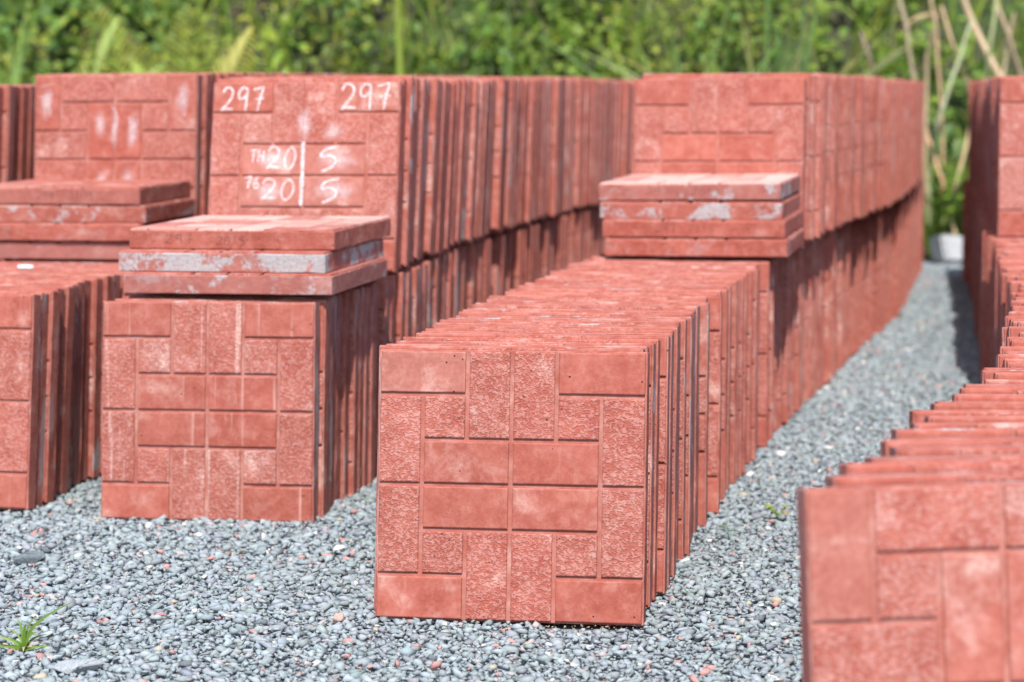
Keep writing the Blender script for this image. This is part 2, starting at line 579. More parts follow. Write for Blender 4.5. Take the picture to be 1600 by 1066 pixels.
FRONT = {
    ('A', 0): dict(label='sharp red slab with crinkled brick imprint at head of row, white bloom on one corner', chalky=.26, seed=3, bloom=(0,)),
    ('B', 0): dict(label='red slab with pale vertical water streaks standing below three flat slabs', chalky=.25, streak=.42, cement=.3, seed=4),
    ('C', 0): dict(label='red slab standing at head of the row with white chalk stub on top', chalky=.15, seed=5),
    ('E', 0): dict(label='large blurred red slab with quarter-turned imprint heading the row across gravel lane', turned=True, chalky=.46, seed=6),
}
FRONT_UP = {
    ('A', 0): dict(label='red slab leaning upright right behind the stack of four flat slabs by gravel lane', chalky=.22, seed=7),
    ('B', 0): dict(label='red slab bearing white chalk numbers 297 and 20 5', chalky=.36, seed=8, bloom=(8, 9, 10, 11)),
    ('C', 0): dict(label='red slab with quarter-turned imprint and faint rubbed-out chalk marks', turned=True, chalky=.30, seed=9),
    ('E', 0): dict(label='red slab heading upper tier of the row that shades the gravel lane', chalky=.40, turned=False, seed=10),
}
ORD = ['', 'first', 'second', 'third', 'fourth', 'fifth', 'sixth', 'seventh', 'eighth']
CHAIN = {
    ('lo', 'A'): 'red slab on edge counting back from the crinkled head slab',
    ('lo', 'B'): 'red slab on edge counting back from the water-streaked slab',
    ('lo', 'C'): 'red slab on edge behind the head slab of the chalk-stub row',
    ('lo', 'E'): 'red slab on edge behind the blurred quarter-turned head slab',
    ('up', 'A'): 'upper-tier red slab behind the one touching the four flat slabs by lane',
    ('up', 'B'): 'upper-tier red slab behind the white chalk-numbered one',
    ('up', 'C'): 'upper-tier red slab behind the one with rubbed-out chalk',
    ('up', 'E'): 'upper-tier red slab behind the head slab of the row shading the lane',
}
head = {}
for dct, nears, fronts, txt, key in ((rows, near, FRONT, ROWTXT, 'lo'), (ups, near_up, FRONT_UP, UPTXT, 'up')):
    for r, mats in dct.items():
        for i, M in enumerate(mats):
            if (r, i) in fronts:
                head[(key, r)] = detailed_slab(M, **fronts[(r, i)])
            elif i < nears[r]:
                lab, grp = txt[r]
                if i <= 8 and (r, 0) in fronts:                      # the first few can be told off one by one
                    lab = ORD[i] + ' ' + CHAIN[(key, r)]
                plain_slab(M, lab, grp, seed=i * 5 + ord(r) + (3 if key == 'up' else 0))
            else:
                far_slab(M, i)
V = np.concatenate(_far['v'])
fm = mesh_from('far_slabs', V.tolist(), _far['f'], SLAB_MATS, _far['m'])
fm.attributes.new('tone', 'FLOAT', 'FACE').data.foreach_set('value', _far['t'])
tag(link('far_slabs', fm), 'rows of red concrete slabs on edge running back to the green bank', 'slabs', kind='stuff')

# ------------------------------------------------------------------ flat stacks
def flat_slab(fl, yaw, ztop, label, tip=0.0, side_tip=0.0, group=None, **kw):
    """fl: front-left corner of the top face"""
    a = Vector((math.cos(yaw), math.sin(yaw), 0))
    c = Vector((fl[0], fl[1], ztop)) + a * .2
    M = (Matrix.Translation(c) @ Matrix.Rotation(yaw, 4, 'Z') @ Matrix.Rotation(side_tip, 4, 'Y')
         @ Matrix.Rotation(tip, 4, 'X') @ Matrix.Rotation(R(-90), 4, 'X'))
    return detailed_slab(M, label, group, **kw)


TB = .4035
B3 = flat_slab((-.718, 4.247), R(-11.5), TB + T, 'flat red slab with pale corner smear, bottom of the stack of three', cement=.22, chalky=.3, seed=21)
B2 = flat_slab((-.730, 4.272), R(-12.4), TB + 2 * T + .0008, 'flat slab with mostly grey cement edge, middle of the stack of three', cement=.66, chalky=.4, seed=22)
B1 = flat_slab((-.716, 4.312), R(-12.2), TB + 3 * T + .0016, 'flat red slab pencilled 297 2015 on its edge, top of stack of three', cement=-.5, chalky=.85, seed=23)
A4 = flat_slab((.204, 5.037), R(-12.5), TB + T, 'flat red slab with small grey smears, bottom of four by gravel lane', cement=.18, chalky=.2, seed=24)
A3 = flat_slab((.200, 5.050), R(-12.6), TB + 2 * T + .003, 'flat red slab pencilled 297 23/5 on its edge, second of four by lane', cement=-.4, tip=R(.25), chalky=.3, seed=25)
A2 = flat_slab((.195, 5.060), R(-12.9), TB + 3 * T + .0036, 'flat red slab with ragged grey patches, third up of four by lane', cement=.30, chalky=.2, seed=26)
A1 = flat_slab((.193, 5.068), R(-13.1), TB + 4 * T + .007, 'flat pale-topped red slab, topmost of the four by gravel lane', cement=.34, tip=R(.2), side_tip=R(-.35), chalky=.95, seed=27)
c1 = at(217.8, 297, TB + 4 * T)
ca = Vector((math.cos(R(-12.4)), math.sin(R(-12.4)), 0)) * .4
cf = c1 - ca
C4 = flat_slab((cf.x + .008, cf.y - .012), R(-12.4), TB + T, 'flat red slab with brownish stain, bottom of stack beside white chalk stub', cement=-.1, chalky=.4, seed=28)
C3 = flat_slab((cf.x + .004, cf.y - .018), R(-12.7), TB + 2 * T + .003, 'flat red slab with clean edge, second up of stack beside chalk stub', cement=-.2, tip=R(.3), chalky=.3, seed=29)
C2 = flat_slab((cf.x + .012, cf.y - .004), R(-12.0), TB + 3 * T + .004, 'flat red slab with pale smeared edge, third up of stack beside chalk stub', cement=.2, chalky=.6, seed=30)
C1 = flat_slab((cf.x, cf.y), R(-12.4), TB + 4 * T + .006, 'flat red slab pencilled 299 11/15 on its edge, topmost of its stack', cement=-.5, tip=R(.2), chalky=.5, seed=31)

# ------------------------------------------------------------------ handwriting
GL = {
    '2': [[(.02, .78), (.18, .96), (.5, 1.0), (.78, .86), (.78, .64), (.5, .36), (.02, .05), (.30, .10), (.95, .08)]],
    '9': [[(.80, .92), (.45, 1.0), (.12, .82), (.14, .58), (.42, .52), (.74, .70), (.80, .96), (.78, .5), (.76, 0)]],
    '7': [[(.05, .92), (.40, .95), (.85, 1.0), (.70, .6), (.52, 0)], [(.22, .50), (.95, .54)]],
    '1': [[(.35, .80), (.55, 1.0), (.52, .5), (.50, 0)]],
    '0': [[(.55, 1.0), (.22, .78), (.10, .40), (.28, .04), (.60, .04), (.86, .40), (.80, .80), (.52, 1.0)]],
    '5': [[(.95, 1.0), (.30, .88), (.12, .58), (.55, .62), (.88, .46), (.80, .20), (.45, .02), (.22, -.04)]],
    '6': [[(.60, 1.0), (.25, .60), (.12, .25), (.35, .0), (.75, .06), (.80, .32), (.50, .44), (.20, .30)]],
    '3': [[(.10, .90), (.50, 1.0), (.75, .80), (.42, .55), (.80, .35), (.60, .02), (.10, .08)]],
    'T': [[(.02, .92), (.95, 1.0)], [(.45, .95), (.42, .0)]],
    'H': [[(.10, 1.0), (.08, 0)], [(.85, .95), (.80, .0)], [(.10, .45), (.82, .50)]],
    '/': [[(.75, 1.0), (.20, 0)]],
}


def smooth_line(pts, n=5):
    P = [Vector(p) for p in pts]
    if len(P) < 3: return P
    out = []
    for i in range(len(P) - 1):
        p0, p1, p2, p3 = P[max(i - 1, 0)], P[i], P[i + 1], P[min(i + 2, len(P) - 1)]
        for j in range(n):
            t = j / n
            out.append(.5 * ((2 * p1) + (p2 - p0) * t + (2 * p0 - 5 * p1 + 4 * p2 - p3) * t * t + (3 * p1 - p0 - 3 * p2 + p3) * t ** 3))
    out.append(P[-1])
    return out


def strokes(name, parent, lines, width, mat, plane, seed=1):
    """lines: polylines (u, v) in metres on the slab; plane(u, v, lift) gives slab-local coordinates"""
    rnd = random.Random(seed)
    if name == 'chalk_smear' and len(lines) > 1:
        for i, ln in enumerate(lines): strokes(name, parent, [ln], width, mat, plane, seed + i)
        return
    vs, fs = [], []
    for li, ln in enumerate(lines):
        P = smooth_line(ln)
        o = len(vs)
        for i, p in enumerate(P):
            d = (P[min(i + 1, len(P) - 1)] - P[max(i - 1, 0)])
            d = d.normalized() if d.length > 1e-9 else Vector((1, 0))
            nrm = Vector((-d.y, d.x)) * width * .5 * rnd.uniform(.75, 1.2) * (.75 if i in (0, len(P) - 1) else 1)
            for sgn in (1, -1):
                q = p + nrm * sgn
                vs.append(plane(q.x, q.y, .0004 + .00012 * li))
        for i in range(len(P) - 1):
            a = o + 2 * i
            fs.append((a, a + 1, a + 3, a + 2))
    return link(name, mesh_from(name, vs, fs, (mat,)), parent)


def word(txt, x, y, h, w, gap=.22, slant=.12):
    """polylines of a word, lower-left corner (x, y), letter height h and width w"""
    out = []
    for ch in txt:
        if ch != ' ':
            for st in GL[ch]:
                out.append([(x + (px + slant * py) * w, y + py * h) for px, py in st])
        x += w * (1 + gap)
    return out


face = lambda u, v, l: (u - W / 2, -l, v)            # on the imprint face, u from the left, v from the bottom
edge_b = lambda u, v, l: (u - W / 2, T - v, -l)      # on the front edge of a slab lying flat, v up from its underside
bu = head[('up', 'B')]
k4 = W
strokes('chalk_number', bu, word('297', .020, W * .845, .050, .026), .0043, M_CHALK, face, 1)
strokes('chalk_number', bu, word('297', .276, W * .848, .055, .031, .18, .02), .0042, M_CHALK, face, 2)
strokes('chalk_number', bu, word('TH', .086, W * .575, .026, .014, .15), .0036, M_CHALK, face, 3)
strokes('chalk_number', bu, word('20', .122, W * .537, .047, .028), .0040, M_CHALK, face, 4)
strokes('chalk_number', bu, word('5', .229, W * .530, .050, .042), .0045, M_CHALK, face, 5)
strokes('chalk_number', bu, word('76', .076, W * .437, .024, .015), .0034, M_CHALK, face, 6)
strokes('chalk_number', bu, word('20', .112, W * .375, .044, .032), .0036, M_CHALK, face, 7)
strokes('chalk_number', bu, word('5', .233, W * .365, .048, .042), .0044, M_CHALK, face, 8)
strokes('chalk_line', bu, [[(.1985, .272), (.1990, .20), (.1980, .138)]], .0080, M_CHALK, face, 9)
def smudge(parent, u, v, w, h, rot=0.0):
    c_, s_ = math.cos(rot), math.sin(rot)
    q = [(u + c_ * a * w - s_ * b * h, v + s_ * a * w + c_ * b * h) for a, b in ((-.5, -.5), (.5, -.5), (.5, .5), (-.5, .5))]
    me = mesh_from('chalk_smear', [(x - W / 2, -.0003, z) for x, z in q], [(0, 1, 2, 3)], (M_SMUDGE,))
    me.uv_layers.new(name='uv')
    for li, uv in enumerate(((0, 0), (1, 0), (1, 1), (0, 1))): me.uv_layers[0].data[li].uv = uv
    return link('chalk_smear', me, parent)


for a in ((.135, .235, .13, .075, .05), (.27, .235, .13, .075, -.1), (.13, .168, .12, .07, .1), (.265, .170, .14, .07, 0), (.20, .31, .05, .12, 0), (.262, .295, .07, .06, .3)):
    smudge(bu, *a)
cu = head[('up', 'C')]
strokes('chalk_smear', cu, [[(.014, .372), (.046, .378)], [(.012, .346), (.046, .353)], [(.036, .335), (.041, .30)]], .0045, M_CHALK_FAINT, face, 13)
strokes('chalk_smear', cu, [[(.375, .345), (.37, .30)], [(.192, .325), (.206, .30), (.202, .27)], [(.236, .30), (.241, .25)]], .0055, M_CHALK_FAINT, face, 14)
for a in ((.032, .335, .05, .11, 0), (.366, .345, .05, .12, -.1), (.165, .285, .05, .10, .1), (.20, .27, .03, .15, 0), (.245, .27, .05, .15, -.1), (.235, .15, .06, .10, 0), (.17, .15, .05, .08, .2)):
    smudge(cu, *a)
strokes('pencil_number', B1, word('297', .070, .010, .017, .016), .0014, M_PENCIL, edge_b, 16)
strokes('pencil_number', B1, word('2015', .172, .008, .016, .012), .0015, M_PENCIL, edge_b, 17)
strokes('pencil_number', A3, word('297', .118, .009, .020, .013), .0013, M_PENCIL, edge_b, 18)
strokes('pencil_number', A3, word('23/5', .188, .009, .019, .012), .0013, M_PENCIL, edge_b, 19)
strokes('pencil_number', A1, word('297', .105, .012, .016, .015), .0011, M_PENCIL, edge_b, 20)
strokes('pencil_number', A1, word('2015', .205, .010, .015, .013), .0011, M_PENCIL, edge_b, 21)
strokes('pencil_number', C1, word('299', .158, .012, .015, .012), .0016, M_PENCIL, edge_b, 22)
strokes('pencil_number', C1, word('11/15', .238, .012, .016, .009), .0017, M_PENCIL, edge_b, 23)

# ------------------------------------------------------------------ stub of chalk on the slabs
def plain(name, col, rough=.9, bump=None):
    k = NT(name)
    tc = k.n('ShaderNodeTexCoord').outputs['Object']
    n = k.noise(tc, bump[0] if bump else 60, 5, .65)
    k.put(k.b.inputs['Base Color'], k.mix(k.smooth(n, .3, .7), tuple(c * .72 for c in col), col))
    k.b.inputs['Roughness'].default_value = rough
    k.b.inputs['Specular IOR Level'].default_value = .3
    if bump: k.put(k.b.inputs['Normal'], k.bump(n, bump[1]))
    return k.m


M_STUB = plain('chalk_stub', (.85, .85, .84), .95, (300, .0006))
bm = bmesh.new()
prof = [(-.0165, .0), (-.0160, .0036), (-.0145, .0050), (-.008, .0053), (.006, .0054), (.0150, .0048), (.0163, .0030), (.0166, 0.0)]
rings = []
for x, r in prof:
    rings.append([bm.verts.new((x, r * math.cos(a) * (1 + .08 * math.sin(3 * a)), r * math.sin(a))) for a in [i * math.tau / 12 for i in range(12)]])
for a, b in zip(rings, rings[1:]):
    for i in range(12):
        bm.faces.new((a[i], a[(i + 1) % 12], b[(i + 1) % 12], b[i]))
bmesh.ops.remove_doubles(bm, verts=bm.verts, dist=1e-6)
me = bpy.data.meshes.new('chalk_stub'); bm.to_mesh(me); bm.free()
me.materials.append(M_STUB)
me.polygons.foreach_set('use_smooth', [True] * len(me.polygons))
st = link('chalk_stub', me)
pc = at(40, 418, .4085)
st.location = (pc.x, pc.y, .4085)
st.rotation_euler = (0, 0, R(-8))
tag(st, 'short stub of white chalk lying on the upright slabs', 'chalk')

# ------------------------------------------------------------------ gravel
def hull(seed, n, sq):
    rnd = random.Random(seed)
    b = bmesh.new()
    for _ in range(n):
        v = Vector((rnd.gauss(0, 1), rnd.gauss(0, 1), rnd.gauss(0, 1))).normalized() * rnd.uniform(.75, 1.0)
        b.verts.new((v.x * sq[0], v.y * sq[1], v.z * sq[2]))
    r = bmesh.ops.convex_hull(b, input=b.verts)
    bmesh.ops.delete(b, geom=[g for g in r['geom_interior'] if isinstance(g, bmesh.types.BMVert)], context='VERTS')
    loose = [v for v in b.verts if not v.link_faces]
    bmesh.ops.delete(b, geom=loose, context='VERTS')
    bmesh.ops.recalc_face_normals(b, faces=b.faces)
    b.verts.index_update()
    V = np.array([v.co[:] for v in b.verts]); F = np.array([[v.index for v in f.verts] for f in b.faces])
    b.free()
    return V, F


def stone_material(name='crushed_stone'):
    k = NT(name)
    tc = k.n('ShaderNodeTexCoord').outputs['Object']
    n = k.noise(tc, 420, 4, .7)
    c = k.attr('stone_col').outputs['Color']
    c = k.mix(k.math('MULTIPLY', k.smooth(n, .35, .7), .35), c, (.33, .37, .39))
    k.put(k.b.inputs['Base Color'], c)
    k.b.inputs['Roughness'].default_value = 1.0
    k.b.inputs['Specular IOR Level'].default_value = .12
    k.put(k.b.inputs['Normal'], k.bump(n, .0005, .5))
    return k.m


M_STONE = stone_material()
shapes = [hull(100 + i, 8, (1, random.uniform(.6, .92), random.uniform(.40, .66))) for i in range(14)]


def strip_mask(X, Y, edge, side, y0, y1, inset=.03):
    """True where a point lies under a row (inset from its edges)"""
    ys = np.array([p[1] for p in edge]); xs = np.array([p[0] for p in edge])
    ex = np.interp(Y, ys, xs)
    other = ex - side * .39
    lo, hi = np.minimum(ex, other) + inset, np.maximum(ex, other) - inset
    front = y0 + (0.09 * (ex - X) / .39 if side > 0 else -.0 * X) + inset
    return (X > lo) & (X < hi) & (Y > front) & (Y < y1)


def scatter(x0, x1, y0, y1, sp):
    nx, ny = int((x1 - x0) / sp), int((y1 - y0) / sp)
    gx, gy = np.meshgrid(np.arange(nx), np.arange(ny))
    X = x0 + (gx + rng.uniform(0, 1, gx.shape)) * sp
    Y = y0 + (gy + rng.uniform(0, 1, gx.shape)) * sp
    return X.ravel(), Y.ravel()


pts = [scatter(-1.5, 1.15, 2.45, 4.75, .0098), scatter(-.95, 1.5, 4.75, 7.0, .0110), scatter(-.2, 2.2, 7.0, 9.9, .0135)]
X = np.concatenate([p[0] for p in pts]); Y = np.concatenate([p[1] for p in pts])
far = Y > 5.6
keep = np.ones(len(X), bool)
for e, sd, ya, yb in ((EDGE_A, 1, 3.30, 9.5), (EDGE_B, 1, 4.11, 9.4), (EDGE_C, 1, 4.22, 8.4), (EDGE_E, -1, 2.16, 9.2), (EDGE_D, 1, 5.0, 8)):
    keep &= ~strip_mask(X, Y, e, sd, ya, yb)
keep &= (X < np.interp(Y, [p[1] for p in EDGE_E], [p[0] for p in EDGE_E]) + .55)
keep &= ~((Y > 5.2) & (X < np.interp(Y, [p[1] for p in EDGE_A], [p[0] for p in EDGE_A]) - .2))
X, Y = X[keep], Y[keep]
N = len(X)
size = np.clip(rng.lognormal(math.log(.0082), .40, N), .0032, .0185)
size *= np.where(Y > 7.0, 1.22, np.where(Y > 4.75, 1.08, 1.0))
Z = np.array([gz(y) for y in Y]) + rng.uniform(-.0060, -.0002, N) + .0022 * np.sin(X * 9 + 1) * np.sin(Y * 7)
pick = rng.integers(0, len(shapes), N)
ang = rng.uniform(0, math.tau, N)
tl1, tl2 = rng.normal(0, .20, N), rng.normal(0, .20, N)
g_ = rng.normal(0, 1, N)
base = np.array([.230, .266, .284])[None] * (1 + .15 * np.clip(g_, -2, 2.2))[:, None]
base += rng.normal(0, .008, (N, 3))
q = rng.uniform(0, 1, N)
pink = np.array([.40, .19, .17]); pale = np.array([.62, .60, .57]); tan_ = np.array([.36, .31, .22]); dark = np.array([.10, .115, .13])
base[q < .017] = pink * rng.uniform(.8, 1.25, ((q < .017).sum(), 1))
base[(q > .030) & (q < .042)] = pale
base[(q > .045) & (q < .052)] = tan_
base[(q > .058) & (q < .085)] = dark
base[(q > .12) & (q < .14)] = np.array([.36, .31, .31])
# sandy fines spilled at the foot of the head slab
sand = (np.abs(Y - (3.29 - .225 * (X - .19))) < .022) & (X > .03) & (X < .19)
base[sand] = np.array([.27, .20, .10]); size[sand] *= .34; Z[sand] += .002
base = np.clip(base, .03, .8)
vv, ff, cc = [], [], []
off = 0
for s, (SV, SF) in enumerate(shapes):
    idx = np.where(pick == s)[0]
    if len(idx) == 0: continue
    ca_, sa_ = np.cos(ang[idx]), np.sin(ang[idx])
    P = SV[None] * size[idx][:, None, None]
    # tilt, then spin
    c1_, s1_ = np.cos(tl1[idx])[:, None], np.sin(tl1[idx])[:, None]
    y_, z_ = P[..., 1] * c1_ - P[..., 2] * s1_, P[..., 1] * s1_ + P[..., 2] * c1_
    c2_, s2_ = np.cos(tl2[idx])[:, None], np.sin(tl2[idx])[:, None]
    x_, z2 = P[..., 0] * c2_ + z_ * s2_, -P[..., 0] * s2_ + z_ * c2_
    xr = x_ * ca_[:, None] - y_ * sa_[:, None] + X[idx][:, None]
    yr = x_ * sa_[:, None] + y_ * ca_[:, None] + Y[idx][:, None]
    zr = z2 + Z[idx][:, None]
    vv.append(np.stack([xr, yr, zr], -1).reshape(-1, 3))
    nv = len(SV)
    ff.append((SF[None] + (off + np.arange(len(idx)) * nv)[:, None, None]).reshape(-1, 3))
    cc.append(np.repeat(base[idx], len(SF), 0))
    off += len(idx) * nv
vv, ff, cc = np.concatenate(vv), np.concatenate(ff), np.concatenate(cc)


def tri_mesh(name, vv, ff, cc, attr, mat):
    me = bpy.data.meshes.new(name)
    me.vertices.add(len(vv)); me.vertices.foreach_set('co', vv.astype(np.float32).ravel())
    me.loops.add(ff.size); me.loops.foreach_set('vertex_index', ff.astype(np.int32).ravel())
    me.polygons.add(len(ff)); me.polygons.foreach_set('loop_start', np.arange(0, ff.size, 3, dtype=np.int32))
    a = me.attributes.new(attr, 'FLOAT_COLOR', 'FACE')
    a.data.foreach_set('color', np.c_[cc, np.ones(len(cc))].astype(np.float32).ravel())
    me.materials.append(mat)
    me.update(); me.validate()
    return me


tag(link('gravel', tri_mesh('gravel', vv, ff, cc, 'stone_col', M_STONE)), 'loose blue-grey crushed stone gravel with red chips', 'gravel', kind='stuff')
print('gravel stones', N, 'tris', len(ff))


# ------------------------------------------------------------------ larger stones
def rock(name, label, px, py, dims, seed, col, rotz, zoff=0.0, npt=22):
    V_, F_ = hull(seed, npt, (1, 1, 1))
    V_ = V_ * np.array(dims) / 2
    me = mesh_from(name, V_.tolist(), [tuple(int(i) for i in f) for f in F_], (plain(name + '_stone', col, .9, (180, .002)),))
    b_ = bmesh.new(); b_.from_mesh(me)
    bmesh.ops.bevel(b_, geom=b_.edges[:], offset=min(dims) * .05, segments=1, affect='EDGES')
    b_.to_mesh(me); b_.free()
    o = link(name, me)
    p = at(px, py)
    o.location = (p.x, p.y, float(-V_[:, 2].min()) - .003 + zoff + gz(p.y))
    o.rotation_euler = (R(3), R(-4), rotz)
    return tag(o, label, 'stone')


rock('stone', 'dark slate-grey angular stone lying on gravel by itself', 46, 878, (.062, .040, .026), 301, (.15, .18, .20), .5)
rock('stone', 'broad flat pale grey stone sunk in gravel near grass tuft', 118, 1048, (.085, .055, .022), 302, (.33, .36, .385), .1)
rock('stone', 'rough pink broken concrete lump on gravel near head slab', 530, 972, (.026, .020, .020), 303, (.50, .34, .30), .9)
rock('stone', 'white pebble on gravel in front of streaked slab', 529, 859, (.026, .018, .013), 304, (.70, .69, .67), .3)
rock('stone', 'red chip beside the pink broken lump on gravel', 547, 976, (.014, .010, .009), 305, (.45, .16, .13), .4)
rock('stone', 'thin red shard lying on open gravel', 247, 962, (.027, .010, .007), 306, (.45, .17, .14), .6)
rock('stone', 'bright white pebble in the gravel lane beside slab row', 1172, 741, (.018, .014, .010), 307, (.74, .74, .72), .2)

# pale concrete block at the end of the lane
bp = at(1490, 402)
bm = bmesh.new()
bmesh.ops.create_cube(bm, size=1)
for v in bm.verts:
    v.co = Vector((v.co.x * (.17 if v.co.z > 0 else .12), v.co.y * .13, v.co.z * .115))
    v.co += Vector((random.uniform(-.012, .012), random.uniform(-.012, .012), random.uniform(-.01, .01)))
bmesh.ops.bevel(bm, geom=bm.edges[:], offset=.012, segments=2, affect='EDGES')
me = bpy.data.meshes.new('concrete_block'); bm.to_mesh(me); bm.free()
me.materials.append(plain('pale_block', (.46, .47, .49), .9, (40, .006)))
o = link('concrete_block', me); o.location = (bp.x + .01, bp.y + .05, .055 + gz(9.9)); o.rotation_euler = (R(-6), R(5), R(12))
tag(o, 'pale grey concrete block lying at the end of the gravel lane', 'block')


# ------------------------------------------------------------------ foliage
def leaf_material(name, trans=.35):
    k = NT(name)
    c = k.attr('leaf_col').outputs['Color']
    k.put(k.b.inputs['Base Color'], c)
    k.b.inputs['Roughness'].default_value = .5
    k.b.inputs['Specular IOR Level'].default_value = .35
    t = k.n('ShaderNodeBsdfTranslucent'); k.t.links.new(c, t.inputs['Color'])
    mx = k.n('ShaderNodeMixShader'); mx.inputs[0].default_value = trans
    k.t.links.new(k.b.outputs[0], mx.inputs[1]); k.t.links.new(t.outputs[0], mx.inputs[2])
    k.t.links.new(mx.outputs[0], k.out.inputs['Surface'])
    return k.m


M_LEAF = leaf_material('leaf')


class Tri:
    def __init__(s): s.v, s.f, s.c = [], [], []

    def strip(s, pts, widths, up, col, fold=.25):
        """a blade: centre line pts, half widths, folded along its midrib"""
        o = len(s.v)
        for i, p in enumerate(pts):
            d = (pts[min(i + 1, len(pts) - 1)] - pts[max(i - 1, 0)]).normalized()
            sd = d.cross(up)
            sd = sd.normalized() if sd.length > 1e-6 else Vector((1, 0, 0))
            nn = sd.cross(d)
            w = widths[i]
            s.v += [p + sd * w + nn * w * fold, p, p - sd * w + nn * w * fold]
        for i in range(len(pts) - 1):
            a = o + 3 * i
            for q in ((a, a + 1, a + 4), (a, a + 4, a + 3), (a + 1, a + 2, a + 5), (a + 1, a + 5, a + 4)):
                s.f.append(q); s.c.append(col)

    def tube(s, pts, rad, col, n=6):
        o = len(s.v)
        for i, p in enumerate(pts):
            d = (pts[min(i + 1, len(pts) - 1)] - pts[max(i - 1, 0)]).normalized()
            a = d.orthogonal().normalized(); b = d.cross(a)
            for j in range(n):
                t = math.tau * j / n
                s.v.append(p + (a * math.cos(t) + b * math.sin(t)) * rad[i])
        for i in range(len(pts) - 1):
            for j in range(n):
                a, b = o + i * n + j, o + i * n + (j + 1) % n
                s.f += [(a, b, b + n), (a, b + n, a + n)]; s.c += [col, col]

    def build(s, name, mat, parent=None, origin=(0, 0, 0)):
        V_ = np.array([tuple(v) for v in s.v]) - np.array(origin)
        return link(name, tri_mesh(name, V_, np.array(s.f), np.array(s.c), 'leaf_col', mat), parent)


def vary(c, a=.25):
    f = 1 + random.uniform(-a, a)
    return (c[0] * f * random.uniform(.85, 1.15), c[1] * f, c[2] * f * random.uniform(.8, 1.2))


GREENS = [(.300, .345, .055), (.165, .255, .036), (.190, .285, .040), (.240, .320, .045), (.105, .195, .032), (.270, .325, .050), (.125, .220, .055)]
# broad-leaved growth all over the bank
T_ = Tri()
rb = random.Random(5)
random.seed(21)
for ci in range(820):
    cx = rb.uniform(-5.2, 6.0)
    cy = 10.35 + abs(rb.gauss(0, 1)) * 1.15
    if cy > 14.2: continue
    cz = max(bank_z(cx, cy), 0) + rb.uniform(.04, .34)
    rad = rb.uniform(.12, .34)
    gcol = rb.choice(GREENS)
    nl = int(58 * (rad / .25) ** 1.2)
    ls = rb.choice((.015, .019, .024, .030, .036)) * (.7 if gcol[0] > .18 else 1)
    if cx > 1.55 and cy < 11.6 and rb.random() < .55: continue       # thinner where the dry canes stand
    for _ in range(nl):
        v = Vector((rb.gauss(0, 1), rb.gauss(0, 1), rb.gauss(0, 1))).normalized() * rad * rb.uniform(.35, 1.0) ** .6
        p = Vector((cx, cy, cz)) + Vector((v.x, v.y * .8, v.z * .85))
        if p.z < .01: continue
        d = (v.normalized() + Vector((rb.uniform(-.8, .8), rb.uniform(-1.1, .3), rb.uniform(-.7, .4)))).normalized()
        up = (Vector((0, -.55, 1)) + Vector((rb.uniform(-.8, .8), rb.uniform(-.6, .6), rb.uniform(-.3, .3)))).normalized()
        L = ls * rb.uniform(1.6, 2.9); w = ls * rb.uniform(.75, 1.15)
        pts_ = [p, p + d * L * .35 + up * L * .05, p + d * L * .72 + up * L * .03, p + d * L - up * L * .08]
        T_.strip(pts_, [w * .15, w * .9, w * .72, .002], up, vary(gcol))
# leggy grass blades through it
for _ in range(1500):
    x = rb.uniform(-5, 6); y = 10.3 + abs(rb.gauss(0, 1)) * .9
    z = max(bank_z(x, y), 0)
    h = rb.uniform(.18, .55)
    d = Vector((rb.uniform(-.8, .8), rb.uniform(-.9, .2), 0))
    p = Vector((x, y, z))
    pts_ = [p + Vector((0, 0, h * t)) + d * h * t * t * .8 for t in (0, .35, .65, .85, 1)]
    T_.strip(pts_, [.005, .008, .007, .005, .001], Vector((0, -1, .4)), vary(rb.choice(GREENS[:4] + [(.26, .25, .10)])))
T_.build('undergrowth', M_LEAF)
ob = bpy.data.objects['undergrowth']
tag(ob, 'dense sunlit green undergrowth of small broad leaves covering the bank', 'undergrowth', kind='stuff')


def frond(t, base, d, length, droop, col, leaflets=30, lw=.0075):
    """one pinnate frond, arching along d"""
    pts_ = []
    n = 14
    for i in range(n + 1):
        s_ = i / n
        pts_.append(base + d * length * s_ + Vector((0, 0, -droop * length * s_ * s_)))
    t.tube(pts_, [.006 * (1 - .8 * i / n) + .001 for i in range(n + 1)], tuple(c * .9 for c in col), 4)
    for i in range(leaflets):
        s_ = .15 + .83 * i / leaflets
        j = s_ * n
        a = pts_[int(j)].lerp(pts_[min(int(j) + 1, n)], j - int(j))
        dd = (pts_[min(int(j) + 1, n)] - pts_[int(j)]).normalized()
        sd = dd.cross(Vector((0, -.6, .8))).normalized()
        L = length * .17 * math.sin(math.pi * (.12 + .85 * s_)) + .01
        for sg in (-1, 1):
            e = a + (sd * sg + dd * .7).normalized() * L + Vector((0, 0, -.25 * L))
            m = a.lerp(e, .5) + Vector((0, 0, .06 * L))
            t.strip([a, m, e], [lw * .5, lw, .001], Vector((0, -.6, .8)), vary(col, .15))


def fern(label, px, py, y, fronds, col, group=None):
    p = aty(px, py, y)
    p.z = max(p.z, bank_z(p.x, y))
    base = Vector((p.x, y, max(bank_z(p.x, y), 0) - .02))
    root = link('fern', None); root.location = base
    tag(root, label, 'fern', group)
    for (dx, dz, ln, dr) in fronds:
        t = Tri()
        d = Vector((dx, -.35, dz)).normalized()
        frond(t, Vector((0, 0, 0)), d, ln, dr, vary(col, .12))
        t.build('frond', M_LEAF, root)
    return root


